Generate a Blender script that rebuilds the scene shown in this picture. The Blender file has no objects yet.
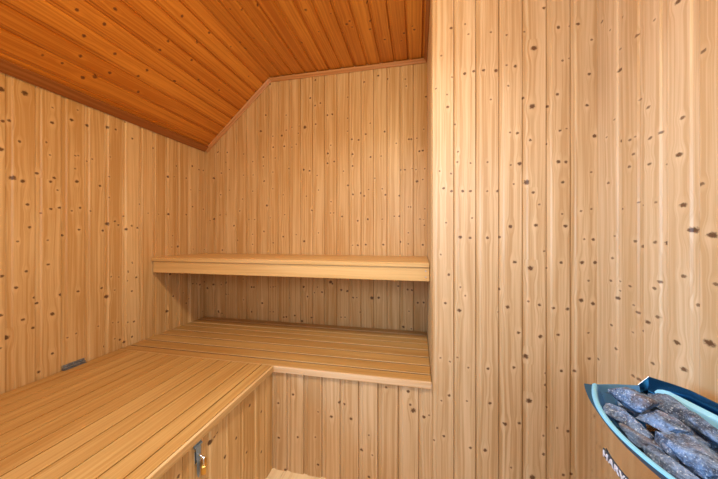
import bpy, bmesh, math, random
from mathutils import Vector, noise
random.seed(7)
SC = bpy.context.scene
COL = SC.collection

# ------------------------------------------------------------------ camera
CAM_Z, FPX, YAW, CY = 1.2065, 279.06, 0.2074, 235.63
cd = bpy.data.cameras.new('camera'); cam = bpy.data.objects.new('camera', cd); COL.objects.link(cam)
cam.location = (0, 0, CAM_Z); cam.rotation_euler = (math.pi/2, 0, YAW)
cd.sensor_width = 36; cd.lens = FPX/718*36; cd.shift_y = -(239.5-CY)/718; cd.clip_start = .02
SC.camera = cam
SN, CS = math.sin(YAW), math.cos(YAW)

def ray(px, py):
    """direction of the line of sight through a photo point (used to survey the room)"""
    u = (px-359)/FPX; v = (CY-py)/FPX
    return Vector((u*CS-SN, u*SN+CS, v))
def on_z(px, py, z):
    d = ray(px, py); return d*((z-CAM_Z)/d.z)+Vector((0, 0, CAM_Z))
def on_x(px, py, x):
    d = ray(px, py); return d*(x/d.x)+Vector((0, 0, CAM_Z))
def on_y(px, py, y):
    d = ray(px, py); return d*(y/d.y)+Vector((0, 0, CAM_Z))
def y_at(px, x): return on_x(px, 200, x).y
def x_at(px, y): return on_y(px, 200, y).x

# ------------------------------------------------------------------ room sizes (metres)
XL, XR = -1.731, .72          # left wall, right wall
YB, YF = 2.013, 1.321         # back of the niche, facing wall
YN = -.62                     # wall behind the camera
XN = .064                     # right side of the niche
ZB = CAM_Z-.6707              # lower bench top
ZU = CAM_Z-.1445              # upper bench top
ZC = CAM_Z+1.2434             # flat ceiling
ZW = CAM_Z+.7048              # top of left wall
XRG = -1.138                  # where slope meets flat ceiling
XB = -.724                    # edge of the left bench
YD = 1.309                    # edge of the rear bench
YU = 1.526                    # edge of the upper bench

# ------------------------------------------------------------------ node helpers
class NT:
    def __init__(s, name):
        s.m = bpy.data.materials.new(name); s.m.use_nodes = True
        s.t = s.m.node_tree; s.t.nodes.clear()
        s.out = s.t.nodes.new('ShaderNodeOutputMaterial'); s.b = s.t.nodes.new('ShaderNodeBsdfPrincipled')
        s.t.links.new(s.b.outputs[0], s.out.inputs[0])
    def put(s, sock, v):
        if v is None: return
        if isinstance(v, bpy.types.NodeSocket): s.t.links.new(v, sock)
        else: sock.default_value = v
    def math(s, op, a, b=None, c=None, clamp=False):
        n = s.t.nodes.new('ShaderNodeMath'); n.operation = op; n.use_clamp = clamp
        for i, v in enumerate((a, b, c)): s.put(n.inputs[i], v)
        return n.outputs[0]
    def comb(s, x, y, z):
        n = s.t.nodes.new('ShaderNodeCombineXYZ')
        for i, v in enumerate((x, y, z)): s.put(n.inputs[i], v)
        return n.outputs[0]
    def sep(s, v):
        n = s.t.nodes.new('ShaderNodeSeparateXYZ'); s.put(n.inputs[0], v); return n.outputs
    def attr(s, name):
        n = s.t.nodes.new('ShaderNodeAttribute'); n.attribute_name = name; return n
    def noise(s, vec, scale, detail=3, rough=.5, dist=0, color=False):
        n = s.t.nodes.new('ShaderNodeTexNoise'); s.put(n.inputs['Vector'], vec)
        n.inputs['Scale'].default_value = scale; n.inputs['Detail'].default_value = detail
        n.inputs['Roughness'].default_value = rough; n.inputs['Distortion'].default_value = dist
        return n.outputs[1 if color else 0]
    def mix(s, f, a, b, mode='MIX'):
        n = s.t.nodes.new('ShaderNodeMix'); n.data_type = 'RGBA'; n.blend_type = mode
        s.put(n.inputs[0], f)
        for i, v in ((6, a), (7, b)):
            if isinstance(v, tuple) and len(v) == 3: v = (*v, 1)
            s.put(n.inputs[i], v)
        return n.outputs[2]
    def ss(s, v, a, b, lo=0., hi=1.):
        n = s.t.nodes.new('ShaderNodeMapRange'); n.interpolation_type = 'SMOOTHSTEP'
        s.put(n.inputs[0], v); n.inputs[1].default_value = a; n.inputs[2].default_value = b
        n.inputs[3].default_value = lo; n.inputs[4].default_value = hi
        return n.outputs[0]
    def bump(s, h, strength, dist):
        n = s.t.nodes.new('ShaderNodeBump'); n.inputs['Strength'].default_value = strength
        n.inputs['Distance'].default_value = dist; s.put(n.inputs['Height'], h)
        s.t.links.new(n.outputs[0], s.b.inputs['Normal'])

def wood(name, pale, deep, knot=(.062, .023, .007), red=None, rough=.5, tone=.35, grain=1.0, knots=True, coat=0.0, spec=.35, kx=1.0):
    """boards: UV holds metres (across, along); 'brd' a number per board; 'k1','k2' the knots (across, along, radius) of that length"""
    N = NT(name)
    uv = N.t.nodes.new('ShaderNodeUVMap'); uv.uv_map = 'UVMap'
    s_, t_, _ = N.sep(uv.outputs[0])
    brd = N.attr('brd').outputs['Fac']
    core = None; halo = None; S = s_
    if knots:
        wob = N.sep(N.noise(N.comb(s_, t_, brd), 130, 2, .6, color=True))
        for kn in ('k1', 'k2'):
            ks, kt, kr = N.sep(N.attr(kn).outputs['Vector'])
            dx = N.math('SUBTRACT', s_, ks); dy = N.math('SUBTRACT', t_, kt)
            ex = N.math('MULTIPLY', N.math('DIVIDE', dx, kr), kx); ey = N.math('DIVIDE', dy, kr)
            exw = N.math('ADD', ex, N.math('MULTIPLY_ADD', wob[0], 1.3, -.65))
            eyw = N.math('ADD', ey, N.math('MULTIPLY_ADD', wob[1], 1.3, -.65))
            r2 = N.math('ADD', N.math('MULTIPLY', exw, exw), N.math('MULTIPLY', N.math('MULTIPLY', eyw, eyw), 1.25))
            rr = N.math('SQRT', r2)
            c = N.math('MULTIPLY', N.ss(rr, .55, 1.3, 1, 0), N.ss(kr, .002, .0080, .6, 1))
            h2 = N.math('SQRT', N.math('ADD', N.math('MULTIPLY', ex, ex), N.math('MULTIPLY', N.math('MULTIPLY', ey, ey), .28)))
            h = N.ss(h2, .9, 2.6, 1, 0)
            fall = N.ss(h2, .2, 3.8, 1, 0)
            S = N.math('SUBTRACT', S, N.math('MULTIPLY', dx, N.math('MULTIPLY', fall, .82)))
            core = c if core is None else N.math('MAXIMUM', core, c)
            halo = h if halo is None else N.math('MAXIMUM', halo, h)
    bo = N.math('MULTIPLY', brd, 17.3)
    sway = N.noise(N.comb(N.math('MULTIPLY', s_, 3), N.math('MULTIPLY', t_, .9), bo), 1.6, 2, .5)
    S2 = N.math('ADD', S, N.math('MULTIPLY', sway, .035))
    g1 = N.noise(N.comb(S2, N.math('MULTIPLY', t_, .012), bo), 95, 3, .6)       # year rings
    g2 = N.noise(N.comb(S2, N.math('MULTIPLY', t_, .02), bo), 420, 2, .6)       # fine fibres
    g3 = N.noise(N.comb(N.math('MULTIPLY', S, 1.), N.math('MULTIPLY', t_, .12), bo), 12, 2, .5)  # broad bands
    f = N.ss(g1, .36, .66)
    f = N.math('MULTIPLY', f, .75*grain)
    f = N.math('ADD', f, N.math('MULTIPLY', N.math('SUBTRACT', g2, .4), .45*grain))
    f = N.math('ADD', f, N.math('MULTIPLY', N.math('SUBTRACT', g3, .42), 1.1))
    tone_n = N.math('MULTIPLY', N.math('SUBTRACT', brd, .5), tone*2)
    f = N.math('ADD', f, tone_n); f = N.math('ADD', f, .12, clamp=True)
    col = N.mix(f, pale, deep)
    if red:
        rm = N.ss(N.noise(N.comb(bo, N.math('MULTIPLY', t_, .0), 0.), 1.7, 0), .5, .75)
        col = N.mix(N.math('MULTIPLY', rm, .6), col, red)
    if knots:
        pl = tuple(min(1, c*1.12) for c in pale)
        col = N.mix(N.math('MULTIPLY', halo, .18), col, pl)
        ring = N.noise(N.comb(s_, t_, 0.), 500, 2, .6)
        kc = N.mix(N.ss(ring, .35, .65), knot, tuple(min(1, c*2.0) for c in knot))
        col = N.mix(N.math('MULTIPLY', core, .93), col, kc)
    N.put(N.b.inputs['Base Color'], col)
    N.b.inputs['Roughness'].default_value = rough
    N.b.inputs['Specular IOR Level'].default_value = spec
    N.b.inputs['Coat Weight'].default_value = coat; N.b.inputs['Coat Roughness'].default_value = .25
    N.bump(N.math('SUBTRACT', g1, N.math('MULTIPLY', core, 1.0) if core is not None else 0), .25, .0012)
    return N.m

def metal(name, col, rough, metallic=1.0, noise_amt=0, aniso=0):
    N = NT(name)
    N.b.inputs['Metallic'].default_value = metallic
    tc = N.t.nodes.new('ShaderNodeTexCoord')
    n = N.noise(tc.outputs['Object'], 60, 3, .6)
    N.put(N.b.inputs['Base Color'], N.mix(N.math('MULTIPLY', n, noise_amt), col, tuple(c*.35 for c in col)))
    N.put(N.b.inputs['Roughness'], N.math('MULTIPLY_ADD', n, .08, rough))
    return N.m

def stone_mat(name):
    N = NT(name)
    tc = N.t.nodes.new('ShaderNodeTexCoord'); gi = N.t.nodes.new('ShaderNodeObjectInfo')
    v = N.t.nodes.new('ShaderNodeVectorMath'); v.operation = 'ADD'
    N.put(v.inputs[0], tc.outputs['Object']); N.put(v.inputs[1], gi.outputs['Random'])
    P = v.outputs[0]
    a = N.noise(P, 38, 5, .7); b = N.noise(P, 260, 3, .7); c = N.noise(P, 14, 3, .6)
    col = N.mix(N.ss(a, .35, .68), (.035, .055, .10), (.22, .36, .62))
    col = N.mix(N.math('MULTIPLY', N.ss(c, .54, .70), .55), col, (.22, .15, .11))
    col = N.mix(N.ss(b, .55, .68), col, (.58, .70, .86))
    col = N.mix(N.ss(b, .42, .28), col, (.03, .035, .05))
    N.put(N.b.inputs['Base Color'], col); N.b.inputs['Roughness'].default_value = .62
    N.bump(N.math('ADD', a, N.math('MULTIPLY', b, .4)), 1.0, .006)
    return N.m

M = {}
M['wall'] = wood('pine panelling', (.70, .49, .245), (.50, .285, .10), rough=.42, tone=.26, spec=.4)
M['wallr'] = wood('pine panelling of the right wall', (.70, .53, .33), (.53, .345, .17), rough=.42, tone=.26, spec=.4, kx=.6)
M['wallf'] = wood('pine panelling of the facing wall', (.66, .49, .30), (.47, .295, .14), rough=.42, tone=.26, spec=.4)
M['ceil'] = wood('stained ceiling pine', (.70, .285, .038), (.48, .150, .013), knot=(.09, .025, .008), rough=.36, tone=.2, spec=.45)
M['trimw'] = wood('stained trim pine', (.42, .17, .045), (.28, .09, .018), rough=.4, knots=False)
M['cove'] = wood('tan trim moulding', (.60, .31, .12), (.45, .19, .06), rough=.4, knots=False)
M['bench'] = wood('bench wood', (.55, .335, .115), (.40, .20, .050), rough=.42, tone=.2, grain=.8, knots=False)
M['benchtop'] = wood('upper bench wood', (.68, .45, .19), (.54, .32, .11), rough=.42, tone=.12, grain=.8, knots=False)
M['nosing'] = wood('pale bench edging', (.74, .56, .36), (.58, .37, .19), rough=.55, tone=.1, knots=False)
M['lednose'] = wood('worn bench edging', (.68, .46, .22), (.54, .33, .13), rough=.5, tone=.1, knots=False)
M['shade_backing'] = wood('painted shade under slats', (.085, .040, .014), (.05, .022, .008), rough=.7, knots=False)  # shade of the gaps between bench slats, put into the colour
M['slat_lit'] = wood('slat edges with painted light', (.68, .47, .25), (.52, .31, .13), rough=.5, tone=.1, knots=False)  # light caught by the slat fronts, painted as paler wood
M['floor'] = wood('pale floor boards', (.76, .64, .43), (.66, .51, .31), rough=.6, tone=.1, knots=False)
M['dark'] = metal('dark gap', (.05, .03, .015), .9, 0)
M['steel'] = metal('polished casing steel', (.80, .74, .68), .07)
M['rim'] = metal('steel rim with daylight tint', (.24, .66, 1.0), .3, .25)  # blue daylight reflected by the rim, put into its colour
M['inner'] = metal('steel liner with daylight tint', (.24, .55, .88), .25, .8, noise_amt=.3)  # bluish daylight painted into the liner steel
M['plate'] = metal('mirror steel with painted reflection', (.07, .25, .45), .18, noise_amt=.3)  # dark blue reflection painted into the plate colour
M['ledge'] = metal('steel ledge with daylight tint', (.34, .76, 1.0), .4, .2)  # strip steel coloured with the blue daylight it reflects
M['dark_reflection'] = metal('steel edge with painted dark reflection', (.018, .075, .14), .4, 0)  # dark reflection below the rim, painted as a dark colour
M['dark_reflection'].node_tree.nodes['Principled BSDF'].inputs['Specular IOR Level'].default_value = .12
M['chrome'] = metal('bright zinc', (.80, .82, .85), .2)
M['zinc'] = metal('dull zinc', (.30, .42, .55), .4, .6, noise_amt=.4)
M['oldzinc'] = metal('worn hinge steel', (.33, .34, .36), .45, .6, noise_amt=.9)
M['brass'] = metal('brass', (.72, .45, .12), .3)
M['letters'] = metal('silver letters', (.80, .84, .95), .35, .35)
M['badge'] = metal('dark badge', (.02, .04, .07), .3, .3)
M['stone'] = stone_mat('blue grey stone')

# ------------------------------------------------------------------ object helpers
def tag(o, label=None, cat=None, group=None, kind=None):
    if label: o['label'] = label
    if cat: o['category'] = cat
    if group: o['group'] = group
    if kind: o['kind'] = kind
    return o
def empty(name, loc, rz=0):
    o = bpy.data.objects.new(name, None); COL.objects.link(o); o.location = loc; o.rotation_euler = (0, 0, rz)
    o.empty_display_size = .05
    return o
def link(name, me, mats, parent=None):
    o = bpy.data.objects.new(name, me); COL.objects.link(o)
    for m in (mats if isinstance(mats, (list, tuple)) else [mats]): me.materials.append(m)
    if parent is not None:
        o.parent = parent; o.matrix_parent_inverse = parent.matrix_basis.inverted()
    return o

class Sheet:
    """collects faces with board attributes"""
    def __init__(s): s.v = []; s.f = []; s.uv = []; s.b = []; s.k1 = []; s.k2 = []; s.mi = []
    def face(s, pts, uvs, brd=.5, k1=(99, 99, .01), k2=(99, 99, .01), mi=0):
        i = len(s.v); s.v += [tuple(p) for p in pts]; s.f.append(tuple(range(i, i+len(pts))))
        s.uv += list(uvs); s.b.append(brd); s.k1.append(k1); s.k2.append(k2); s.mi.append(mi)
    def box(s, a, b, brd=.5, long=None, bev=0.0, mi=0, mi_face=None):
        """a board: box from corner a to corner b, its grain along its longest side"""
        a = Vector(a); b = Vector(b); d = b-a
        L = max(range(3), key=lambda i: d[i]) if long is None else long
        o = random.random()*3
        bm = bmesh.new(); bmesh.ops.create_cube(bm, size=1)
        for v in bm.verts: v.co = Vector(((v.co.x+.5)*d.x+a.x, (v.co.y+.5)*d.y+a.y, (v.co.z+.5)*d.z+a.z))
        if bev: bmesh.ops.bevel(bm, geom=bm.edges[:], offset=bev, segments=2, affect='EDGES', profile=.6)
        bm.normal_update()
        for f in bm.faces:
            n = f.normal; ax = max(range(3), key=lambda i: abs(n[i]))
            oth = [i for i in range(3) if i != ax]
            if L in oth: t = L; q = [i for i in oth if i != L][0]
            else: t, q = oth[0], oth[1]
            s.face([v.co for v in f.verts], [(v.co[q]+o, v.co[t]+o*.7+ax*.37) for v in f.verts], brd, mi=mi)
        bm.free()
    def build(s, name, mats, parent=None, smooth=False):
        me = bpy.data.meshes.new(name)
        org = Vector((0, 0, 0))
        me.from_pydata(s.v, [], s.f)
        u = me.uv_layers.new(name='UVMap')
        for i, c in enumerate(s.uv): u.data[i].uv = c
        at = me.attributes.new('brd', 'FLOAT', 'FACE'); at.data.foreach_set('value', s.b)
        for nm, dat in (('k1', s.k1), ('k2', s.k2)):
            a = me.attributes.new(nm, 'FLOAT_VECTOR', 'FACE'); a.data.foreach_set('vector', [c for k in dat for c in k])
        me.polygons.foreach_set('material_index', s.mi)
        o = link(name, me, mats, parent)
        return o

def panel(name, O, ds, dt, nrm, joints, t0, t1, knots, mat, ext=(0, 0), depth=.0045, parent=None, tonguefirst=True, rr=None, tones=None, tongue=.013, v=.0022):
    """tongue-and-groove boards: O origin, ds across, dt along, nrm towards the room; t0/t1 give bottom and top as functions of s"""
    O, ds, dt, nrm = map(Vector, (O, ds, dt, nrm))
    S = Sheet(); R = random.Random(rr or 1)
    f0 = t0 if callable(t0) else (lambda s: t0)
    f1 = t1 if callable(t1) else (lambda s: t1)
    def P(s, t, d): return O+ds*s+dt*t-nrm*d
    flip = ds.cross(dt).dot(nrm) < 0
    def quad(a, b, c, d, uvs, **k):
        p = [a, b, c, d]
        if flip: p = p[::-1]; uvs = uvs[::-1]
        S.face(p, uvs, **k)
    for i in range(len(joints)-1):
        a, b = joints[i], joints[i+1]
        w = b-a
        brd = R.random() if not tones or i >= len(tones) or tones[i] is None else tones[i]
        tg = min(tongue, w*.2)
        prof = [(a, depth*2.2), (a+v, depth), (a+v+tg, depth), (a+v+tg+v*1.6, 0), (b-v, 0), (b, depth*2.2)]
        if i == 0: prof[0] = (a, 0)
        if i == len(joints)-2: prof[-1] = (b, 0)
        if not tonguefirst: prof = [(a+b-s, d) for s, d in prof][::-1]
        mid = (a+b)/2
        ks = sorted([k for k in knots if a <= k[0] < b], key=lambda k: k[1])
        groups = []
        for k in ks:
            if groups and len(groups[-1]) < 2 and k[1]-groups[-1][-1][1] < .07: groups[-1].append(k)
            else: groups.append([k])
        cuts = [(groups[j][-1][1]+groups[j+1][0][1])/2 for j in range(len(groups)-1)]
        lo = min(f0(a), f0(b)); 
        for j in range(len(prof)-1):
            (s0, d0), (s1, d1) = prof[j], prof[j+1]
            for g in range(max(1, len(groups))):
                bot = [f0(s0), f0(s1)] if g == 0 else [cuts[g-1]]*2
                top = [f1(s0), f1(s1)] if g >= len(groups)-1 else [cuts[g]]*2
                bot = [max(bot[0], f0(s0)), max(bot[1], f0(s1))]; top = [min(top[0], f1(s0)), min(top[1], f1(s1))]
                if top[0] <= bot[0] and top[1] <= bot[1]: continue
                top = [max(top[0], bot[0]), max(top[1], bot[1])]
                kk = groups[g] if groups else []
                k1 = kk[0] if len(kk) > 0 else (99, 99, .01); k2 = kk[1] if len(kk) > 1 else (99, 99, .01)
                pts = [P(s0, bot[0], d0), P(s1, bot[1], d1), P(s1, top[1], d1), P(s0, top[0], d0)]
                uvs = [(s0, bot[0]), (s1, bot[1]), (s1, top[1]), (s0, top[0])]
                quad(*pts, uvs, brd=brd, k1=k1, k2=k2)
        # solid back, 18 mm behind the face
        th = .018
        s0, s1 = (a-ext[0] if i == 0 else a), (b+ext[1] if i == len(joints)-2 else b)
        A = [P(s0, f0(s0), th), P(s1, f0(s1), th), P(s1, f1(s1), th), P(s0, f1(s0), th)]
        quad(A[1], A[0], A[3], A[2], [(0, 0)]*4, brd=brd)
        F = [P(s0, f0(s0), depth*2.2), P(s1, f0(s1), depth*2.2), P(s1, f1(s1), depth*2.2), P(s0, f1(s0), depth*2.2)]
        quad(A[0], A[1], F[1], F[0], [(s0, 0), (s1, 0), (s1, .01), (s0, .01)], brd=brd)
        quad(F[3], F[2], A[2], A[3], [(s0, 0), (s1, 0), (s1, .01), (s0, .01)], brd=brd)
    return S.build(name, mat, parent)

# ------------------------------------------------------------------ knot survey
Z = 4.986
SZ = {'s': .0050, 'm': .0068, 'M': .0080, 'l': .0088, 'L': .0115}
def T(ox, oy, txt):
    r = []
    for w in txt.split():
        x, y, c = w.split(','); r.append((ox+float(x)/Z, oy+float(y)/Z, SZ[c]))
    return r
FACE = (T(430,0,"105,140,m 192,170,s 172,367,m 218,355,m 267,350,m 330,352,M 303,160,s 382,175,s 472,155,s 519,240,L 425,330,m 382,325,s 390,428,s 567,40,m 640,137,m 697,130,s 660,302,s 695,292,s 635,470,m 30,440,s 57,277,s 110,384,s 85,472,s 175,120,s")
 + T(430,96,"88,55,m 126,140,s 137,328,s 202,335,s 286,330,s 303,18,s 399,182,s 435,186,m 465,8,m 510,52,L 587,50,m 500,220,m 648,171,m 681,163,s 403,344,s 447,337,l 641,328,l 677,329,m 417,439,s 482,430,L 662,430,m 68,460,m 107,474,m 163,474,m 202,474,m 285,474,s 336,474,m 140,277,s 48,375,s 105,387,s 582,237,s")
 + T(430,192,"80,153,s 151,225,M 200,228,m 286,229,m 347,224,m 401,172,M 528,166,M 545,62,s 675,170,M 659,110,s 570,295,s 422,349,M 501,380,L 654,352,m 582,380,s 53,312,s 94,412,m 151,474,s 210,130,s 515,2,m")
 + T(430,288,"76,75,m 147,112,l 176,38,s 345,6,m 344,120,m 387,94,M 491,67,s 545,84,m 616,100,m 686,105,m 441,223,m 551,242,l 639,233,m 479,342,L 52,348,s 99,367,s 137,348,s 191,397,s 289,402,m 419,396,m 655,413,m 576,425,s")
 + T(430,383,"96,62,m 57,88,s 184,90,s 298,101,m 494,88,L 575,10,m 583,124,s 375,204,l 445,200,m 69,265,m 20,288,s 202,323,m 275,335,M 404,422,s 511,472,L 566,355,m 566,263,s 634,224,s 688,240,m 665,458,m 705,458,m")
 + T(574,0,"76,370,m 88,198,s 20,120,m") + T(574,96,"65,47,m 103,199,M 86,379,s")
 + T(574,200,"35,55,s 86,45,s 51,195,s 95,197,m 40,312,M 105,312,m 72,402,s") + T(574,288,"36,62,l 95,78,M 72,224,s 75,352,m 4,415,m")
 + T(300,383,"90,144,s 77,270,s 90,407,m 156,168,M 195,97,m 221,105,m 254,178,M 307,336,M 343,468,m 361,360,s 343,260,s 430,22,m 540,42,M 550,108,m 565,137,L 618,170,M 644,161,s")
 + T(160,383,"590,100,m 592,273,m 663,57,m 687,270,m 625,432,m"))
RIGHT = (T(574,0,"140,108,m 237,92,m 224,350,l 312,178,m 400,100,s 522,5,l 645,255,m 225,245,s 180,150,s")
 + T(574,96,"200,118,s 163,205,s 234,223,l 278,220,m 305,203,s 296,290,m 276,352,m 375,340,m 370,57,m 380,210,m 430,182,m 541,108,m 524,293,l 635,440,m 460,340,s 172,433,m 325,18,s")
 + T(574,200,"238,45,m 203,180,s 192,290,m 184,402,m 224,405,s 224,452,s 305,205,m 343,232,l 405,210,m 460,215,l 319,12,s 343,25,s 408,12,s 545,25,l 592,150,L 690,175,L 280,430,m 427,408,m 400,440,m 547,380,m 710,420,m")
 + T(574,288,"216,50,l 187,185,m 209,303,m 298,85,s 317,122,m 368,170,l 418,145,m 294,222,s 343,216,m 512,272,l 613,85,m 675,275,L 547,405,l 393,376,m 295,438,m 320,455,m 122,355,m"))
LEFT = (T(0,60,"6,145,L 124,165,L 50,302,m 14,305,m 98,406,m 262,237,s 260,312,M 357,298,l 388,250,s 437,326,M 537,335,l 577,346,m 660,392,m 6,445,l 232,410,s 625,310,s 195,118,m 310,168,m")
 + T(0,150,"65,138,L 113,155,l 188,116,m 252,158,m 271,139,m 383,157,l 498,178,m 435,55,s 460,45,s 545,133,s 550,35,s 545,237,s 138,272,m 254,294,m 297,288,m 399,288,m 358,303,s 452,304,s 205,315,s 312,426,m 394,397,m 512,402,m 537,367,L 573,355,m 590,374,m 630,395,l 657,378,m 685,388,m 618,330,s 287,200,s 88,456,s 148,385,m 238,450,s 375,28,s 390,28,s 375,93,s 250,25,s")
 + T(0,240,"240,122,m 131,156,m 80,238,m 10,180,m 172,287,m 186,315,m 303,272,l 389,256,m 260,369,l 114,397,m 165,438,m 5,375,m 507,240,m 533,282,L 572,250,s 556,182,s 592,185,s 636,203,s 640,160,s 660,116,s 680,186,m 657,255,m 562,412,s 590,410,s 637,410,s 668,407,m 490,430,s")
 + T(0,310,"30,140,L 262,217,m 337,138,s 380,117,s 195,310,m 520,180,m 572,143,s 597,148,m 620,160,l 658,133,m 3,190,s")
 + T(100,140,"266,40,m 382,130,m 460,130,l 495,148,m 515,152,m 340,183,l 370,183,s 430,190,m 453,248,s 498,253,s 462,332,m 342,370,l 430,372,m 515,345,m 200,320,s 240,365,s 292,370,s")
 + T(100,230,"390,82,l 358,85,s 465,95,s 520,98,s 362,28,s 55,233,s 160,160,s 140,205,s 180,237,m 335,405,L 365,330,m 430,365,m 415,313,s 445,343,s 350,220,l 370,205,s 463,267,m 483,268,m 498,272,l 520,258,m 448,218,s 513,405,s"))
BACK = (T(100,140,"567,190,l 586,62,s 625,110,s 602,272,s 607,165,s 570,393,m 548,402,s 598,375,s 625,370,s 697,353,s 668,428,m")
 + T(100,230,"535,290,l 565,272,l 605,272,s 627,265,s 627,322,s 590,405,m 608,413,m 525,47,m 610,100,m 685,50,s")
 + T(200,60,"350,120,m 328,275,m 303,355,l 408,377,M 458,335,s 495,330,s 550,190,m 573,227,m 577,320,m 430,275,s 523,335,L 635,275,m 660,270,m 365,435,m 420,430,m 458,435,s 480,420,s 363,380,s 490,365,s 90,460,m 135,460,m 430,350,s 575,100,m 600,215,m 638,465,m 652,425,s")
 + T(300,60,"238,185,s 238,290,s 258,395,m 292,398,m 328,370,m 422,357,m 350,315,s 543,395,m 555,395,m 628,183,m 595,455,m 612,452,m 262,470,m 530,130,s 435,93,m 390,78,m 320,110,m 237,355,s 583,390,s 480,415,s 525,95,s 617,345,s")
 + T(200,150,"105,115,s 127,62,s 88,12,s 103,223,s 27,297,m 68,345,m 50,352,s 170,377,m 125,320,s 100,323,s 27,447,s 187,452,s 217,20,s 217,125,s 265,125,s 263,58,s 316,35,m 316,80,s 320,155,m 363,110,s 375,40,s 363,193,s 333,277,M 263,205,s 212,245,s 197,305,s 244,347,s 272,347,s 350,338,s 319,406,m 262,420,s 262,470,s 365,463,s 415,223,s 443,92,s 415,432,m 422,322,s 480,422,s 517,98,M 546,104,m 530,230,s 519,455,M 558,302,s 147,98,s 147,200,s")
 + T(300,150,"138,18,m 170,57,m 137,67,m 262,20,m 262,80,m 217,105,s 352,35,m 405,30,s 239,176,m 264,221,m 303,215,m 320,229,m 342,197,s 426,223,m 373,140,s 410,193,s 500,97,M 523,98,m 560,93,s 578,97,s 583,157,l 612,147,s 622,93,s 495,228,m 155,258,s 152,314,s 168,314,s 210,332,m 288,353,m 338,345,m 410,345,s 470,330,s 495,330,m 541,284,s 552,284,s 598,346,m 616,346,s 622,293,s 620,375,s 92,200,s 85,127,s 92,413,s 540,413,s 540,468,s 612,473,m 500,458,m 415,472,m 328,472,m 288,475,m 262,475,s 57,300,s")
 + T(160,250,"305,173,s 330,160,s 325,218,s 340,220,s 457,185,m 468,185,m 550,185,s 565,182,m 575,182,s 510,265,M 457,308,m 293,312,m 310,315,s 548,308,s 565,308,s 617,335,m 630,333,m 672,327,m 415,145,s 417,248,s 645,240,s")
 + T(300,250,"18,184,M 38,232,m 72,213,s 110,210,m 87,185,s 152,160,L 162,168,m 205,199,M 236,205,M 57,337,m 10,355,l 265,237,m 283,237,s 359,239,L 392,238,l 490,180,m 537,197,m 558,200,m 587,263,m 617,262,m 515,383,l 555,393,s 543,305,s 225,335,s 205,335,s 300,310,s"))
SIDE = T(160,383,"447,112,M 505,143,m 380,275,m 432,345,m 327,370,M 505,343,m 252,295,L 272,265,m 92,465,m 400,152,s 285,250,s")
CEIL = (T(0,0,"419,179,m 401,279,m 475,383,l 413,387,l 547,363,m 573,268,m 383,48,m 575,45,m 212,275,s 690,458,m 520,120,m 690,380,m 310,315,s")
 + T(144,0,"325,163,m 15,350,m 155,407,M 80,250,m 265,210,m 190,80,m 505,243,l 478,210,m 238,300,m 275,402,m 375,450,m 433,232,s 430,45,s 548,190,s 568,30,m 487,50,s 522,380,s 120,205,m")
 + T(288,0,"88,50,M 292,120,M 307,105,m 270,168,m 410,105,m 410,145,m 482,197,m 505,140,s 578,165,m 630,148,m 153,158,s 68,213,m 213,68,s 320,135,s 565,203,s 395,15,m 620,130,s"))
def kn(lst, f, g=1):
    out = []
    for x, y, r in lst:
        p = f(x, y)
        if p: out.append((p[0], p[1], r*g))
    return out

# ------------------------------------------------------------------ walls
YE = YN-.0
def slope_z(x):   # underside of the ceiling
    return ZC if x >= XRG else ZW+(x-XL)*(ZC-ZW)/(XRG-XL)
def struct(o): o['kind'] = 'structure'; return o

# back wall (faces -Y)
jb = [x_at(p, YB) for p in (206, 214.5, 225, 236, 246.5, 257, 268, 278, 289, 300.5, 312.5, 324.5, 336.8, 349, 361, 373.5, 387, 400, 413.3)]+[XN]
jb[0] = XL
jb_ = jb
struct(panel('wall_back', (0, YB, 0), (1, 0, 0), (0, 0, 1), (0, -1, 0), jb, 0, lambda s: slope_z(s)+.01, kn(BACK, lambda x, y: (on_y(x, y, YB).x, on_y(x, y, YB).z), 1.15), M['wall'], ext=(.03, .03), rr=3, depth=.004, v=.0028,
    tones=[.6,.55,.5,.7,.6,.5,.55,.6,.45,.5,.65,.7,.55,.4,.5,.45,.4,.5,.55]))
# left wall (faces +X), s = Y
jl = [y_at(p, XL) for p in (6, 35.7, 61.8, 85.2, 104.7, 122.7, 139.4, 153.1, 165.8, 177.2, 188.2, 197.3)]+[YB]
while jl[0] > YN+.13: jl.insert(0, jl[0]-.124)
jl[0] = YN
nl = len(jl)
WY0, WY1, WZ0, WZ1 = -.36, .72, 1.02, 1.76       # unseen window, added to let cool fill onto the right wall
def split_joints(js_, a, b):
    return [j for j in js_ if j < a-.03]+[a], [a]+[j for j in js_ if a+.03 < j < b-.03]+[b], [b]+[j for j in js_ if j > b+.03]
jl0, jl1, jl = split_joints(jl, WY0, WY1)
for nm_, jj, za, zb_ in (('wall_left', jl0, 0, ZW+.01), ('wall_left', jl1, 0, WZ0), ('wall_left', jl1, WZ1, ZW+.01)):
    struct(panel(nm_, (XL, 0, 0), (0, 1, 0), (0, 0, 1), (1, 0, 0), jj, za, zb_, [], M['wall'], rr=51, depth=.003))
S = Sheet()
S.box((XL-.06, WY0, WZ0), (XL+.012, WY0+.03, WZ1), .5); S.box((XL-.06, WY1-.03, WZ0), (XL+.012, WY1, WZ1), .5)
S.box((XL-.06, WY0+.03, WZ0), (XL+.012, WY1-.03, WZ0+.03), .5); S.box((XL-.06, WY0+.03, WZ1-.03), (XL+.012, WY1-.03, WZ1), .5)
struct(S.build('added_window', M['trimw']))  # frame of the added, unseen window
struct(panel('wall_left', (XL, 0, 0), (0, 1, 0), (0, 0, 1), (1, 0, 0), jl, 0, ZW+.01, kn(LEFT, lambda x, y: (on_x(x, y, XL).y, on_x(x, y, XL).z)), M['wall'], ext=(.03, .03), rr=5, v=.0038, depth=.004))
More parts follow.
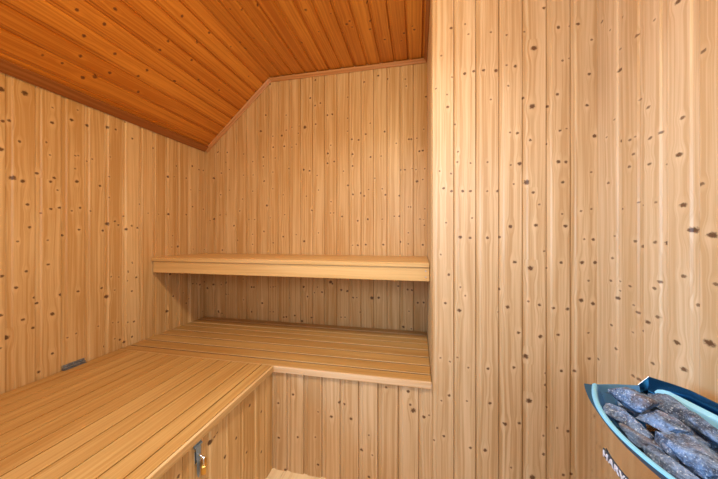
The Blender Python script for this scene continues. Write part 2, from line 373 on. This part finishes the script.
# facing wall (faces -Y); under the rear bench it carries on as the bench front
jf = [XB-.012]+[x_at(p, YF) for p in (286.7, 303.6, 321.7, 340, 358.6, 377.8, 398.3, 418.7)]+[XN]+[x_at(p, YF) for p in (454, 476, 499, 522.5, 546.5, 570.5)]+[XR]
def ftop(s): return ZB-.03
knF = kn(FACE, lambda x, y: (on_y(x, y, YF).x, on_y(x, y, YF).z))
i_n = jf.index(XN)
struct(panel('wall_front_lower', (0, YF, 0), (1, 0, 0), (0, 0, 1), (0, -1, 0), jf[:i_n+1], 0, ftop, knF, M['wallf'], rr=8, v=.0034, depth=.0045, tones=[.5,.45,.85,.6,.6,.35,.7,.45,.4]))
struct(panel('wall_facing', (0, YF, 0), (1, 0, 0), (0, 0, 1), (0, -1, 0), jf[i_n:], 0, ZC+.01, knF, M['wallf'], ext=(0, .03), rr=9, v=.0034, depth=.0045, tones=[.35,.4,.55,.5,.45,.5,.6]))
# right side of the niche (faces -X)
struct(panel('wall_niche', (XN, 0, 0), (0, 1, 0), (0, 0, 1), (-1, 0, 0), [YF+.018, 1.44, 1.56, 1.68, 1.80, 1.91, YB], ZB-.03, ZC+.01, [(1.5, 1.6, .004), (1.62, .9, .004), (1.85, 1.3, .005), (1.74, 1.9, .005)], M['wall'], rr=12, depth=.003))
# right wall (faces -X)
jr = [y_at(p, XR) for p in (698.7, 666.5, 643, 621.3)]+[YF]
while jr[0] > YN+.13: jr.insert(0, jr[0]-.125)
jr[0] = YN
struct(panel('wall_right', (XR, 0, 0), (0, 1, 0), (0, 0, 1), (-1, 0, 0), jr, 0, ZC+.01, kn(RIGHT, lambda x, y: (on_x(x, y, XR).y, on_x(x, y, XR).z), .78), M['wallr'], ext=(.03, .03), rr=14, v=.0034, depth=.004, tongue=.016))
# wall behind the camera with the open doorway
def grid(a, b, w=.115):
    n = max(1, round((b-a)/w)); return [a+(b-a)*i/n for i in range(n+1)]
DX0, DX1, DZ = -.25, .62, 2.02
struct(panel('wall_entrance', (0, YN, 0), (1, 0, 0), (0, 0, 1), (0, 1, 0), grid(XL, DX0), 0, lambda s: slope_z(s)+.01, [], M['wall'], rr=21))
struct(panel('wall_entrance', (0, YN, 0), (1, 0, 0), (0, 0, 1), (0, 1, 0), grid(DX0, DX1), DZ, ZC+.01, [], M['wall'], rr=22))
struct(panel('wall_entrance', (0, YN, 0), (1, 0, 0), (0, 0, 1), (0, 1, 0), [DX1, XR], 0, ZC+.01, [], M['wall'], rr=23))
# ceilings: boards run along Y
gw = .104
jc = [XRG]
while jc[-1] < XR-.05: jc.append(jc[-1]+gw*.935)
jc[-1] = XR+.02
def flat(x, y):
    p = on_z(x, y, ZC); return (p.x, p.y) if p.x > XRG else None
struct(panel('ceiling', (0, 0, ZC), (1, 0, 0), (0, 1, 0), (0, 0, -1), jc, YN-.02, YB+.01, kn(CEIL, flat, 1.15), M['ceil'], ext=(.03, .02), rr=31, depth=.0055, tongue=.006, v=.0048))
dsl = Vector((XRG-XL, 0, ZC-ZW)); sl = dsl.length; dsl.normalize()
nsl = Vector((dsl.z, 0, -dsl.x))
def slope(x, y):
    d = ray(x, y); O = Vector((XL, 0, ZW)); C = Vector((0, 0, CAM_Z))
    k = (O-C).dot(nsl)/d.dot(nsl); p = C+d*k; s = (p-O).dot(dsl)
    return (s, p.y) if 0 < s < sl else None
jsl = [0]+sorted(slope(*p)[0] for p in ((.5, 53), (.5, 28), (8, 7), (44, .5), (84, .5), (120, .5), (152, .5), (179, .5)) if slope(*p))+[sl]
jsl = [j for i, j in enumerate(jsl) if i == 0 or j-jsl[i-1] > .03]
print('slope joints', [round(j, 3) for j in jsl])
struct(panel('ceiling_slope', (XL, 0, ZW), dsl, (0, 1, 0), nsl, jsl, YN-.02, YB+.01, kn(CEIL, slope, 1.2), M['ceil'], ext=(.03, .03), rr=33, depth=.0055, tongue=.006, v=.0048))
# floor
S = Sheet()
for i in range(14):
    x0 = XL+i*.1765
    S.box((x0+.0008, YN-.9, -.03), (x0+.1757, YB+.02, 0), .4+.2*random.random(), bev=.001)
struct(S.build('floor', M['floor']))

# trims
def trim(name, pts, w, h, mat, nrm_up=(0, 0, 1), brd=.6):
    """a moulded strip of a rounded triangular section from pts[0] to pts[1]"""
    a, b = map(Vector, pts); d = (b-a).normalized()
    u = Vector(w); v = Vector(h)
    prof = [(0, 0), (1, 0), (1, .25), (.82, .45), (.6, .6), (.45, .82), (.25, 1), (0, 1)]
    S = Sheet(); L = (b-a).length; n = len(prof); acc = 0
    for i in range(n):
        p, q = prof[i], prof[(i+1) % n]
        P = [a+u*p[0]+v*p[1], a+u*q[0]+v*q[1]]
        w_ = (P[1]-P[0]).length
        S.face([P[0], P[1], P[1]+d*L, P[0]+d*L], [(acc, 0), (acc+w_, 0), (acc+w_, L), (acc, L)], brd); acc += w_
    S.face([a+u*p[0]+v*p[1] for p in prof], [p for p in prof], brd); S.face([b+u*p[0]+v*p[1] for p in prof][::-1], [p for p in prof][::-1], brd)
    o = S.build(name, mat); struct(o)
    bm = bmesh.new(); bm.from_mesh(o.data); bmesh.ops.recalc_face_normals(bm, faces=bm.faces); bm.to_mesh(o.data); bm.free()
    return o
TW = .021
trim('trim_1', ((XRG-.005, YB-.001, ZC-.009), (XN-.001, YB-.001, ZC-.009)), (0, -TW, 0), (0, 0, -.024), M['cove'])
trim('trim_2', ((XL+.004, YB-.001, ZW+.004), (XRG+.004, YB-.001, ZC-.001)), (0, -TW, 0), nsl*.026, M['cove'])
trim('trim_3', ((XN-.001, YF-.0, ZC-.003), (XN-.001, YB-TW, ZC-.003)), (-.020, 0, 0), (0, 0, -.034), M['trimw'])
# flat strip lining the foot of the slope
S = Sheet()
a = Vector((XL+.001, 0, ZW-.006)); 
p0 = a; p1 = a+dsl*.055
for (y0, y1) in ((YN, YB-.02),):
    q = [p0, p1, p1+nsl*.009, p0+nsl*.009]
    ff = [((0,1),(1,2)), ]
    V = [Vector((c.x, y0, c.z)) for c in q]+[Vector((c.x, y1, c.z)) for c in q]
    for idx in ((3, 2, 6, 7), (0, 3, 7, 4), (2, 1, 5, 6), (1, 0, 4, 5), (0, 1, 2, 3), (7, 6, 5, 4)):
        P = [V[i] for i in idx]
        S.face(P, [((c-p0).dot(dsl), c.y) for c in P], .8)
struct(S.build('trim_4', M['trimw']))

# ------------------------------------------------------------------ rear lower bench
def root(name, loc, label, cat, group=None): return tag(empty(name, loc), label, cat, group)
TH = .026
rb = root('lower_bench', (-.5, 1.65, 0), 'wide slatted lower bench across the niche, under the upper bench', 'bench')
gy = [on_z(431, y, ZB).y for y in (374.8, 365.9, 357.6, 350.4, 344.5, 339.9, 335.6)]
ys = [YD+.012]+gy
ys = [y for y in ys if y < YB-.03]+[YB-.004]
S = Sheet()
for i in range(len(ys)-1):
    n0 = len(S.f)
    S.box((XL+.003, ys[i]+(.006 if i else .0005), ZB-.0046), (XN-.003, ys[i+1]-.006, ZB), [.45, .65, .25, .6, .35, .6, .5, .4, .5][i], bev=.0012)
    for q in range(n0, len(S.f)):      # frontal light on the slat edges, painted paler
        pz = [Vector(S.v[k]) for k in S.f[q]]
        if max(p.y for p in pz) < ys[i]+(.006 if i else .0005)+.0014 and max(p.x for p in pz)-min(p.x for p in pz) > 1: S.mi[q] = 1
S.build('seat_deck', [M['bench'], M['slat_lit']], rb)
S = Sheet(); S.box((XL+.003, YD+.0125, ZB-TH), (XN-.003, YB-.004, ZB-.0048), .5); S.build('shade_backing', M['shade_backing'], rb)  # dark sheet added so the slat gaps read as shaded
for y in (YF+.02, 1.65, YB-.06):
    S = Sheet(); S.box((XL+.004, y, ZB-TH-.045), (XN-.004, y+.04, ZB-TH+.0005), .5); S.build('bearer', M['bench'], rb)
S = Sheet(); S.box((XB+.0005, YD, ZB-.028), (XN-.002, YD+.0122, ZB+.0005), .3, bev=.002)
S.build('front_edging', M['nosing'], rb)['label'] = 'pale edging strip'

# ------------------------------------------------------------------ left storage bench
lb = root('storage_bench', (-1.2, .4, 0), 'long slatted chest bench along the left wall with hinged lid and hasp', 'bench')
YS = 1.298
gx = [x_at(p, YS) for p in (177, 189.4, 202, 216, 229.5, 246.7, 259.8)]
g = [gx[0]]
while g[0]-.075 > XL+.04: g.insert(0, g[0]-(.074))
g = [XL+.004]+g+gx[1:]+[XB-.013]
S = Sheet()
for i in range(len(g)-1):
    S.box((g[i]+.0026, YN+.01, ZB-.0078), (g[i+1]-.0026, YD+.0105, ZB), .3+.4*random.random(), bev=.0012)
lid = S.build('lid', M['bench'], lb)
S = Sheet(); S.box((XL+.004, YN+.01, ZB-TH), (XB-.013, YD+.0105, ZB-.008), .5); S.build('shade_backing', M['shade_backing'], lid)
# cross piece hidden under the front slat joint
for y in (-.4, .3, 1.0):
    S = Sheet(); S.box((XL+.05, y, ZB-TH-.03), (XB-.05, y+.05, ZB-TH+.0005), .5); S.build('batten', M['bench'], lid)
S = Sheet(); S.box((XB-.0125, YN+.01, ZB-.026), (XB, YD+.012, ZB+.0005), .35, bev=.002)
S.build('front_edging', M['lednose'], lb)['label'] = 'worn edging strip'
XP = XB-.012
js = [y_at(p, XP) for p in (183, 206.5, 224.2, 240.2, 253.7, 264.3)]+[YF-.003]
while js[0] > YN+.1: js.insert(0, js[0]-.105)
js[0] = YN+.01
panel('front_panel', (XP, 0, 0), (0, 1, 0), (0, 0, 1), (1, 0, 0), js, .002, ZB-.0265, kn(SIDE, lambda x, y: (on_x(x, y, XP).y, on_x(x, y, XP).z)), M['wall'], parent=lb, rr=41, v=.003, depth=.0035)

# generic mesh helper
def bmobj(name, fn, mat, parent=None, smooth=True):
    bm = bmesh.new(); fn(bm); bmesh.ops.recalc_face_normals(bm, faces=bm.faces)
    me = bpy.data.meshes.new(name); bm.to_mesh(me); bm.free()
    if smooth:
        for p in me.polygons: p.use_smooth = True
        try: me.set_sharp_from_angle(angle=math.radians(35))
        except Exception: pass
    return link(name, me, mat, parent)
def bx(bm, a, b, bev=0, rot=None):
    r = bmesh.ops.create_cube(bm, size=1); vs = r['verts']
    a = Vector(a); b = Vector(b); c = (a+b)/2; d = b-a
    for v in vs: v.co = Vector((v.co.x*d.x, v.co.y*d.y, v.co.z*d.z))+c
    if bev:
        es = list({e for v in vs for e in v.link_edges})
        bmesh.ops.bevel(bm, geom=es, offset=bev, segments=3, affect='EDGES', profile=.5)
def tube(bm, pts, r, n=12, cap=True):
    pts = [Vector(p) for p in pts]; rings = []
    ref = None
    for i, p in enumerate(pts):
        d = (pts[min(i+1, len(pts)-1)]-pts[max(i-1, 0)]).normalized()
        if ref is None: ref = d.orthogonal().normalized()
        ref = (ref-d*ref.dot(d)).normalized(); q = d.cross(ref)
        rr = r[i] if isinstance(r, (list, tuple)) else r
        rings.append([bm.verts.new(p+(ref*math.cos(2*math.pi*k/n)+q*math.sin(2*math.pi*k/n))*rr) for k in range(n)])
    for A, B in zip(rings, rings[1:]):
        for k in range(n): bm.faces.new((A[k], A[(k+1) % n], B[(k+1) % n], B[k]))
    if cap: bm.faces.new(rings[0][::-1]); bm.faces.new(rings[-1])

# hinge at the wall, part of the chest bench
hy0, hy1 = y_at(61.3, XL), y_at(84, XL)
def hinge(bm):
    bx(bm, (XL+.0005, hy0, ZB+.001), (XL+.004, hy1, ZB+.024), .0012)          # wall leaf
    bx(bm, (XL+.004, hy0, ZB+.0004), (XL+.020, hy1, ZB+.0030), .001)           # lid leaf
    n = 5
    for i in range(n):
        a = hy0+(hy1-hy0)*i/n+.0008; b = hy0+(hy1-hy0)*(i+1)/n-.0008
        tube(bm, [(XL+.008, a, ZB+.0075), (XL+.008, b, ZB+.0075)], .0055, 14)
hg = bmobj('hinge', hinge, M['oldzinc'], lb)
for i in range(3):
    y = hy0+(hy1-hy0)*(.17+.33*i)
    bmobj('screw', lambda bm: tube(bm, [(XL+.0035, y, ZB+.0175), (XL+.0055, y, ZB+.0175)], [.0034, .0022], 10), M['zinc'], hg)

# hasp on the chest front
HX = XP+.0005; HYc = y_at(196.5, XP); ztop = ZB-.028
def hasp(bm):
    # upper leaf fixed to the lid edge
    bx(bm, (HX+.002, HYc-.016, ztop-.012), (HX+.0055, HYc+.016, ztop+.004), .001)
    tube(bm, [(HX+.006, HYc-.016, ztop-.013), (HX+.006, HYc+.016, ztop-.013)], .0035, 12)
    # tapering strap with a rounded end
    w = [(0, .010), (.02, .0095), (.045, .0075), (.075, .0055), (.095, .005), (.104, .0035), (.108, .001)]
    F = []; B = []
    for z, h in w:
        F.append((bm.verts.new((HX+.0085, HYc-h, ztop-.013-z)), bm.verts.new((HX+.0085, HYc+h, ztop-.013-z))))
        B.append((bm.verts.new((HX+.0065, HYc-h, ztop-.013-z)), bm.verts.new((HX+.0065, HYc+h, ztop-.013-z))))
    for i in range(len(w)-1):
        bm.faces.new((F[i][0], F[i][1], F[i+1][1], F[i+1][0])); bm.faces.new((B[i][1], B[i][0], B[i+1][0], B[i+1][1]))
        bm.faces.new((F[i][0], F[i+1][0], B[i+1][0], B[i][0])); bm.faces.new((F[i][1], B[i][1], B[i+1][1], F[i+1][1]))
    bm.faces.new((F[0][0], B[0][0], B[0][1], F[0][1])); bm.faces.new((F[-1][0], F[-1][1], B[-1][1], B[-1][0]))
hs = bmobj('hasp', hasp, M['zinc'], lb); hs['label'] = 'bluish zinc hasp'
zst = ztop-.052
def staple(bm):
    bx(bm, (HX, HYc-.012, zst-.02), (HX+.002, HYc+.012, zst+.02), .0008)
    pts = [(HX+.001+math.sin(t)*.020, HYc, zst+math.cos(t)*.010) for t in [math.pi*i/10 for i in range(11)]]
    tube(bm, pts, .0024, 10)
bmobj('staple', staple, M['chrome'], hs)

# padlock hangs in the staple
pk = root('padlock', (HX+.022, HYc, zst-.05), 'small brass padlock with silver shackle hanging from the hasp on the left bench front', 'padlock')
PXc = HX+.0195; PYc = HYc+.012
def body(bm):
    bx(bm, (-.008, -.018, -.034), (.008, .018, 0), .0035)
def shackle(bm):
    pts = [(0, -.010, -.004), (0, -.010, .014)]+[(0, -.010*math.cos(t), .014+.011*math.sin(t)) for t in [math.pi*i/8 for i in range(1, 8)]]+[(0, .010, .014), (0, .010, -.004)]
    tube(bm, pts, .0024, 10)
rotm = None
pb = bmobj('lock_body', body, M['brass'], None); ps = bmobj('shackle', shackle, M['chrome'], None)
pk.location = (PXc, PYc-.002, zst-.025); pk.rotation_euler = (math.radians(14), 0, math.radians(38))
for o in (pb, ps): o.parent = pk
def keyhole(bm): tube(bm, [(0, 0, -.0345), (0, 0, -.0335)], .003, 12)
kh = bmobj('keyhole', keyhole, M['badge'], None); kh.parent = pb

# ------------------------------------------------------------------ upper bench
ub = root('upper_bench', (-.8, 1.77, 0), 'upper bench shelf with a smooth golden top and deep front board, spanning the niche', 'bench')
S = Sheet()
yu = [YU, YU+.118, YU+.238, YU+.36, YB-.004]
for i in range(4): S.box((XL+.003, yu[i]+(.0006 if i else 0), ZU-.024), (XN-.003, yu[i+1]-.0006, ZU), [.35, .5, .4, .55][i], bev=.0015)
S.build('seat_board', M['benchtop'], ub)
S = Sheet(); S.box((XL+.010, YU+.008, ZU-.100), (XN-.003, YU+.030, ZU-.0255), .45, bev=.0015)
fs = S.build('front_board', M['benchtop'], ub)
for x in (XL+.004, -.9, XN-.034):
    S = Sheet(); S.box((x, YU+.0305, ZU-.09), (x+.03, YB-.006, ZU-.0245), .5); S.build('bearer', M['bench'], ub)
for z in (ZU-.045, ZU-.078):
    bmobj('screw', lambda bm: tube(bm, [(XN-.022, YU+.0085, z), (XN-.022, YU+.0070, z)], .003, 10), M['chrome'], fs)

# ------------------------------------------------------------------ heater
ZR = CAM_Z-.400
hc = .645; hh = .217
def arcx(y, base=.390): return base+.068*((y-hc)/hh)**2
ht = root('sauna_heater', (.56, hc, ZR-.5), 'wall-hung sauna heater in polished steel with a pointed bowed front, heaped with stones', 'heater')
N_ = 36
ysA = [hc+hh-2*hh*i/N_ for i in range(N_+1)]
def ribbon(bm, secs, close=False):
    rows = [[bm.verts.new(p) for p in s] for s in secs]
    for A, B in zip(rows, rows[1:]):
        m = len(A)
        for k in range(m if close else m-1): bm.faces.new((A[k], A[(k+1) % m], B[(k+1) % m], B[k]))
    if close: bm.faces.new(rows[0]); bm.faces.new(rows[-1][::-1])
    return rows
ZL = ZR-.47
def casing(bm):
    secs = []
    for y in ysA:
        x = .406+.045*((y-hc)/hh)**2
        secs.append([(x, y, ZR-.013), (x+.002, y, ZL), (x+.006, y, ZL), (x+.004, y, ZR-.013)])
    ribbon(bm, secs, True)
bmobj('front_casing', casing, M['steel'], ht)
def sidesback(bm):
    for sg in (1, -1):
        ye = hc+sg*hh
        for (p, q) in (((.470, ye), (.585, ye+sg*.020)), ((.585, ye+sg*.020), (.690, ye-sg*.06))):
            V = []
            n = Vector((q[1]-p[1], p[0]-q[0], 0)).normalized()*.003*(1)
            for pp in (p, q):
                for k in (0, 1): V.append((pp[0]+n.x*k, pp[1]+n.y*k))
            lo = [bm.verts.new((x, y, ZL)) for x, y in V]; hi = [bm.verts.new((x, y, ZR-.018)) for x, y in V]
            for a, b in ((0, 1), (1, 3), (3, 2), (2, 0)): bm.faces.new((lo[a], lo[b], hi[b], hi[a]))
            bm.faces.new((lo[0], lo[2], lo[3], lo[1])); bm.faces.new((hi[0], hi[1], hi[3], hi[2]))
    bx(bm, (.688, hc-.155, ZL), (.692, hc+.155, ZR-.04))
    bx(bm, (.455, hc-.18, ZL-.004), (.69, hc+.18, ZL))
bmobj('side_casing', sidesback, M['steel'], ht, smooth=False)
def rim(bm):
    secs = []
    for y in ysA:
        x = arcx(y); e = abs((y-hc)/hh)
        w = .0125
        pr = []
        for k in range(9):
            a = math.pi*k/8
            pr.append((x+w/2-math.cos(a)*w/2, y, ZR+math.sin(a)*.0045))
        pr += [(x+w, y, ZR-.005), (x+.004, y, ZR-.005)]
        secs.append(pr)
    ribbon(bm, secs, True)
bmobj('rim', rim, M['rim'], ht)['label'] = 'rolled steel rim, blue daylight painted in'
def flare(bm):
    secs = []
    for y in ysA:
        e = abs((y-hc)/hh); x = arcx(y)
        o = .0015+.0175*max(0, (e-.25)/.75)**1.6
        dz = .012+.012*e*e
        secs.append([(x-o, y, ZR+.001), (x+.0005, y, ZR+.001), (x+.011, y, ZR-dz), (x+.011-o*.6, y, ZR-dz-.003)])
    ribbon(bm, secs, True)
bmobj('flared_edge', flare, M['dark_reflection'], ht)['label'] = 'flared lower lip with a painted dark reflection'
def liner(bm):
    secs = []
    for y in ysA:
        x = arcx(y)+.0105; yy = hc+(y-hc)*.985
        secs.append([(x, yy, ZR-.001), (x+.030, hc+(y-hc)*.90, ZR-.09), (x+.032, hc+(y-hc)*.90, ZR-.09), (x+.002, yy, ZR-.001)])
    ribbon(bm, secs, True)
    # end walls, tip to back plate
    for sg in (1, -1):
        ye = hc+sg*hh
        P = [(.459, ye), (.52, ye+sg*.014), (.578, ye+sg*.020)]
        Q = [(.470, hc+sg*hh*.88), (.52, hc+sg*hh*.90), (.570, hc+sg*hh*.92)]
        rows = [[(p[0], p[1], ZR), (q[0], q[1], ZR-.10), (q[0], q[1]+sg*.002, ZR-.10), (p[0], p[1]+sg*.002, ZR)] for p, q in zip(P, Q)]
        ribbon(bm, rows, True)
bmobj('basket_liner', liner, M['inner'], ht)
def basket_floor(bm):
    ribbon(bm, [[(arcx(y)+.034, hc+(y-hc)*.89, ZR-.092), (.655, hc+(y-hc)*.89, ZR-.092), (.655, hc+(y-hc)*.89, ZR-.097), (arcx(y)+.034, hc+(y-hc)*.89, ZR-.097)] for y in ysA], True)
bmobj('basket_floor', basket_floor, M['badge'], ht)
def back_plate(bm):
    top = [(.577, .885, 0.0), (.601, .885, .0245), (.630, .853, .0245), (.646, .828, .0245), (.655, .775, .0245), (.657, .70, .0245)]
    pts = top+[(x, 2*hc-y, z) for x, y, z in top[::-1]]
    rows = []
    for x, y, z in pts:
        rows.append([(x, y, ZR+z), (x-.004, hc+(y-hc)*.985, ZR-.10), (x-.001, hc+(y-hc)*.985, ZR-.10), (x+.003, y+.001*(1 if y > hc else -1), ZR+z)])
    ribbon(bm, rows, True)
bmobj('back_plate', back_plate, M['plate'], ht)['label'] = 'mirrored back plate with a painted blue reflection'
for sg in (1, -1):
    bmobj('plate_edge', lambda bm: tube(bm, [(.577, hc+sg*.240, ZR+.0008), (.601, hc+sg*.240, ZR+.0255)], .0008, 8), M['chrome'], ht)
def ledge(bm):
    # pale folded strip along the back of the basket with rounded ends
    secs = []
    n = 20
    y0, y1 = .872, 2*hc-.872
    for i in range(n+1):
        y = y0+(y1-y0)*i/n
        e = min(i, n-i)/n
        dr = .026*min(1, math.sqrt(max(0, e)*9)) if e < .12 else .026
        x = .622+.030*min(1, (1-abs(y-hc)/(.23))*1.6)
        lo = ZR-.004-max(.004, dr)
        z_ = ZR+.004; secs.append([(x, y, z_), (x-.006, y, z_-.001), (x-.012, y, z_-.006), (x-.018, y, lo), (x-.014, y, lo-.001), (x-.006, y, z_-.008), (x, y, z_-.005)])
    ribbon(bm, secs, True)
bmobj('ledge', ledge, M['ledge'], ht)['label'] = 'folded steel strip, blue daylight painted in'
for y in (hc-.1, hc+.1):
    bmobj('wall_bracket', lambda bm: bx(bm, (.691, y-.015, ZL+.05), (XR-.0005, y+.015, ZR-.08), .001), M['zinc'], ht)
# name badge on the bowed front
p0 = on_x(602.5, 451, .405); p1 = on_x(629, 479.5, .4085)
zb = ZR-.0885
ya, yb_ = .731, .624
xa, xb_ = .4125, .4065
bl = math.hypot(xa-xb_, ya-yb_)
br = math.atan2(yb_-ya, xb_-xa)
badge = empty('name_badge', (xa, ya, zb)); 
def plate(bm): bx(bm, (0, -.0028, -.0085), (bl, -.0004, .0095), .0006)
bpl = bmobj('badge_plate', plate, M['badge'], None, smooth=False)
bpl.name = 'name_badge'
bpy.data.objects.remove(badge)
tc = bpy.data.curves.new('t', 'FONT'); tc.body = 'HARVIA'; tc.size = .0195; tc.extrude = .0009; tc.bevel_depth = .0003; tc.space_character = 1.12
tob = bpy.data.objects.new('t', tc); COL.objects.link(tob); bpy.context.view_layer.update()
me = bpy.data.meshes.new_from_object(tob.evaluated_get(bpy.context.evaluated_depsgraph_get())); bpy.data.objects.remove(tob)
xs = [v.co.x for v in me.vertices]; x0, x1 = min(xs), max(xs)
for v in me.vertices:
    x, y, z = v.co
    v.co = ((x-x0)*(bl-.006)/(x1-x0)+.003, -.0034-z, y*1.0-.0068)
lt = link('lettering', me, M['letters'])
lt.parent = bpl; lt['label'] = 'raised silver capitals'
bpl.location = (xa, ya, zb); bpl.rotation_euler = (0, 0, br); bpl.parent = ht
bpl.matrix_parent_inverse = ht.matrix_basis.inverted()

# ------------------------------------------------------------------ stones
def stone(p, q, wid, thk, seed, label, dz=0, roll=0):
    """an elongated rough stone with its axis from p to q"""
    p, q = Vector(p), Vector(q); c = (p+q)/2; ax = q-p; L = ax.length/2
    bm = bmesh.new(); bmesh.ops.create_icosphere(bm, subdivisions=5, radius=1)
    rs = random.Random(seed)
    planes = []
    for _ in range(11):
        n = Vector((rs.gauss(0, 1)*.75, rs.gauss(0, 1), rs.gauss(0, 1))).normalized(); planes.append((n, rs.uniform(.60, .86)))
    off = Vector((seed*3.1, seed*1.7, 0))
    for v in bm.verts:
        d = v.co.normalized()
        # superellipsoid, then chipped by flat facets
        k = (abs(d.x)**3.4+abs(d.y)**3.4+abs(d.z)**3.4)**(-1/3.4)
        for n, h in planes:
            t = d.dot(n)
            if t > .05: k = min(k, h/t+ (1-t)*.02)
        k *= 1+.13*noise.noise(d*1.4+off)+.09*noise.noise(d*3.3+off)+.035*noise.noise(d*8+off)+.018*noise.noise(d*20+off)
        v.co = Vector((d.x*k*L*1.12, d.y*k*wid*1.28, d.z*k*thk*1.25))
    me = bpy.data.meshes.new('sauna_stone'); bm.to_mesh(me); bm.free()
    for f in me.polygons: f.use_smooth = True
    o = link('sauna_stone', me, M['stone'])
    X = ax.normalized(); Y = Vector((0, 0, 1)).cross(X).normalized(); Zv = X.cross(Y)
    from mathutils import Matrix
    m = Matrix((X, Y, Zv)).transposed().to_4x4() @ Matrix.Rotation(roll, 4, 'X')
    m.translation = c+Vector((0, 0, dz)); o.matrix_world = m
    return tag(o, label, 'stone', 'stones heaped in the heater')
def sp(px, py, dz): return on_z(px, py, ZR+dz)
STN = [
 # ends in the heap, height relative to the rim, half width, half thickness
 ((611,389),(658,407), .008, .027,.021, 'broad blue-grey stone topmost at the far end of the heap, over the pale inner wall'),
 ((603,407),(651,434),-.016, .0175,.016, 'long rounded stone lying just inside the far left rim, nearest the pointed tip'),
 ((638,411),(688,434),-.006, .019,.015, 'smooth blue stone in the middle of the heap, just below the topmost one'),
 ((651,394),(688,415),-.006, .020,.014, 'speckled stone at the back of the heap beside the end of the pale folded strip'),
 ((684,413),(730,446),-.010, .019,.014, 'brownish grey stone against the pale folded strip at the right edge'),
 ((657,436),(690,462),-.012, .017,.015, 'cracked grey stone right of the middle, tucked against the largest stone'),
 ((672,432),(733,482), .000, .027,.018, 'largest and bluest stone, at the lower right of the heap'),
 ((621,427),(664,452),-.022, .012,.012, 'dark narrow stone leaning behind the front rim, left of centre'),
 ((649,451),(716,497),-.014, .018,.014, 'long smooth grey stone lying along the front rim at the bottom of the heap'),
 ((622,403),(672,425),-.040, .020,.016, 'dark brown stone sunk in the gap below the topmost stone'),
 ((660,418),(712,446),-.040, .022,.016, 'dark stone sunk in the gap behind the largest stone'),
 ((640,436),(690,470),-.050, .022,.016, 'dark stone sunk under the front pair of stones'),
]
for i, (a, b, dz, w, t, lab) in enumerate(STN):
    stone(sp(*a, dz), sp(*b, dz), w, t, i+11, lab, dz=-.004, roll=math.radians([8, -12, 6, 10, -8, 14, -6, 5, -10, 0, 0, 0][i]))
for i, (x, y, w) in enumerate(((.60, .50, .024), (.48, .48, .024), (.545, .52, .02))):
    stone((x-.02, y+.045, ZR-.02), (x+.02, y-.035, ZR-.02), w, .018, 60+i, 'blue-grey stone at the near end of the heater, '+('against the back plate', 'against the front rim', 'between its neighbours')[i])

# ------------------------------------------------------------------ ceiling lamp (above and ahead of the camera, out of frame)
LX, LY = -.34, .38
lp = root('ceiling_lamp', (LX, LY, ZC), 'round flush ceiling lamp with a warm opal cover on the stained ceiling', 'lamp')
def dome(bm):
    n = 32; prof = [(.115, 0), (.113, -.012), (.10, -.028), (.07, -.040), (.035, -.046), (.002, -.048)]
    R = [[bm.verts.new((LX+r*math.cos(2*math.pi*k/n), LY+r*math.sin(2*math.pi*k/n), ZC-.012+z)) for k in range(n)] for r, z in prof]
    for A, B in zip(R, R[1:]):
        for k in range(n): bm.faces.new((A[k], A[(k+1) % n], B[(k+1) % n], B[k]))
    bm.faces.new(R[-1])
lm = NT('warm opal glass'); lm.b.inputs['Base Color'].default_value = (.9, .8, .6, 1)
lm.b.inputs['Emission Color'].default_value = (1, .72, .42, 1); lm.b.inputs['Emission Strength'].default_value = 3
bmobj('lamp_shade', dome, lm.m, lp)
def lbase(bm): tube(bm, [(LX, LY, ZC-.0005), (LX, LY, ZC-.014)], .125, 32)
bmobj('base', lbase, M['brass'], lp)

def area(name, loc, tgt, sx, sy, power, col, shape='RECTANGLE', spread=180):
    l = bpy.data.lights.new(name, 'AREA'); l.shape = shape; l.size = sx; l.size_y = sy; l.energy = power; l.color = col
    l.spread = math.radians(spread)
    o = bpy.data.objects.new(name, l); COL.objects.link(o); o.location = loc
    o.rotation_euler = (Vector(tgt)-Vector(loc)).to_track_quat('-Z', 'Y').to_euler()
    return o
def point(name, loc, r, power, col):
    l = bpy.data.lights.new(name, 'POINT'); l.shadow_soft_size = r; l.energy = power; l.color = col
    o = bpy.data.objects.new(name, l); COL.objects.link(o); o.location = loc
point('lamp_light', (LX, LY, ZC-.17), .09, 25, (1, .64, .15))
area('lamp_downlight', (LX, LY, ZC-.075), (LX-.15, LY+.45, 0), .17, .17, 13, (1, .97, .90), 'DISK', spread=130)
area('door_daylight', ((DX0+DX1)/2, YN-.12, 1.62), (-.62, 1.6, 1.85), DX1-DX0, .8, 10, (.97, .99, 1.0), spread=110)
area('added_cool_fill', (XL-.05, (WY0+WY1)/2, (WZ0+WZ1)/2), (XR, .8, 1.15), WY1-WY0, WZ1-WZ0, 14, (.32, .64, 1.0), spread=95)  # cool fill added for the right wall and heater
w = bpy.data.worlds.new('w'); SC.world = w; w.use_nodes = True
w.node_tree.nodes['Background'].inputs[0].default_value = (.55, .72, 1.0, 1); w.node_tree.nodes['Background'].inputs[1].default_value = .8

SC.view_settings.view_transform = 'Standard'; SC.view_settings.look = 'None'; SC.view_settings.gamma = 1
SC.view_settings.exposure = 0.06
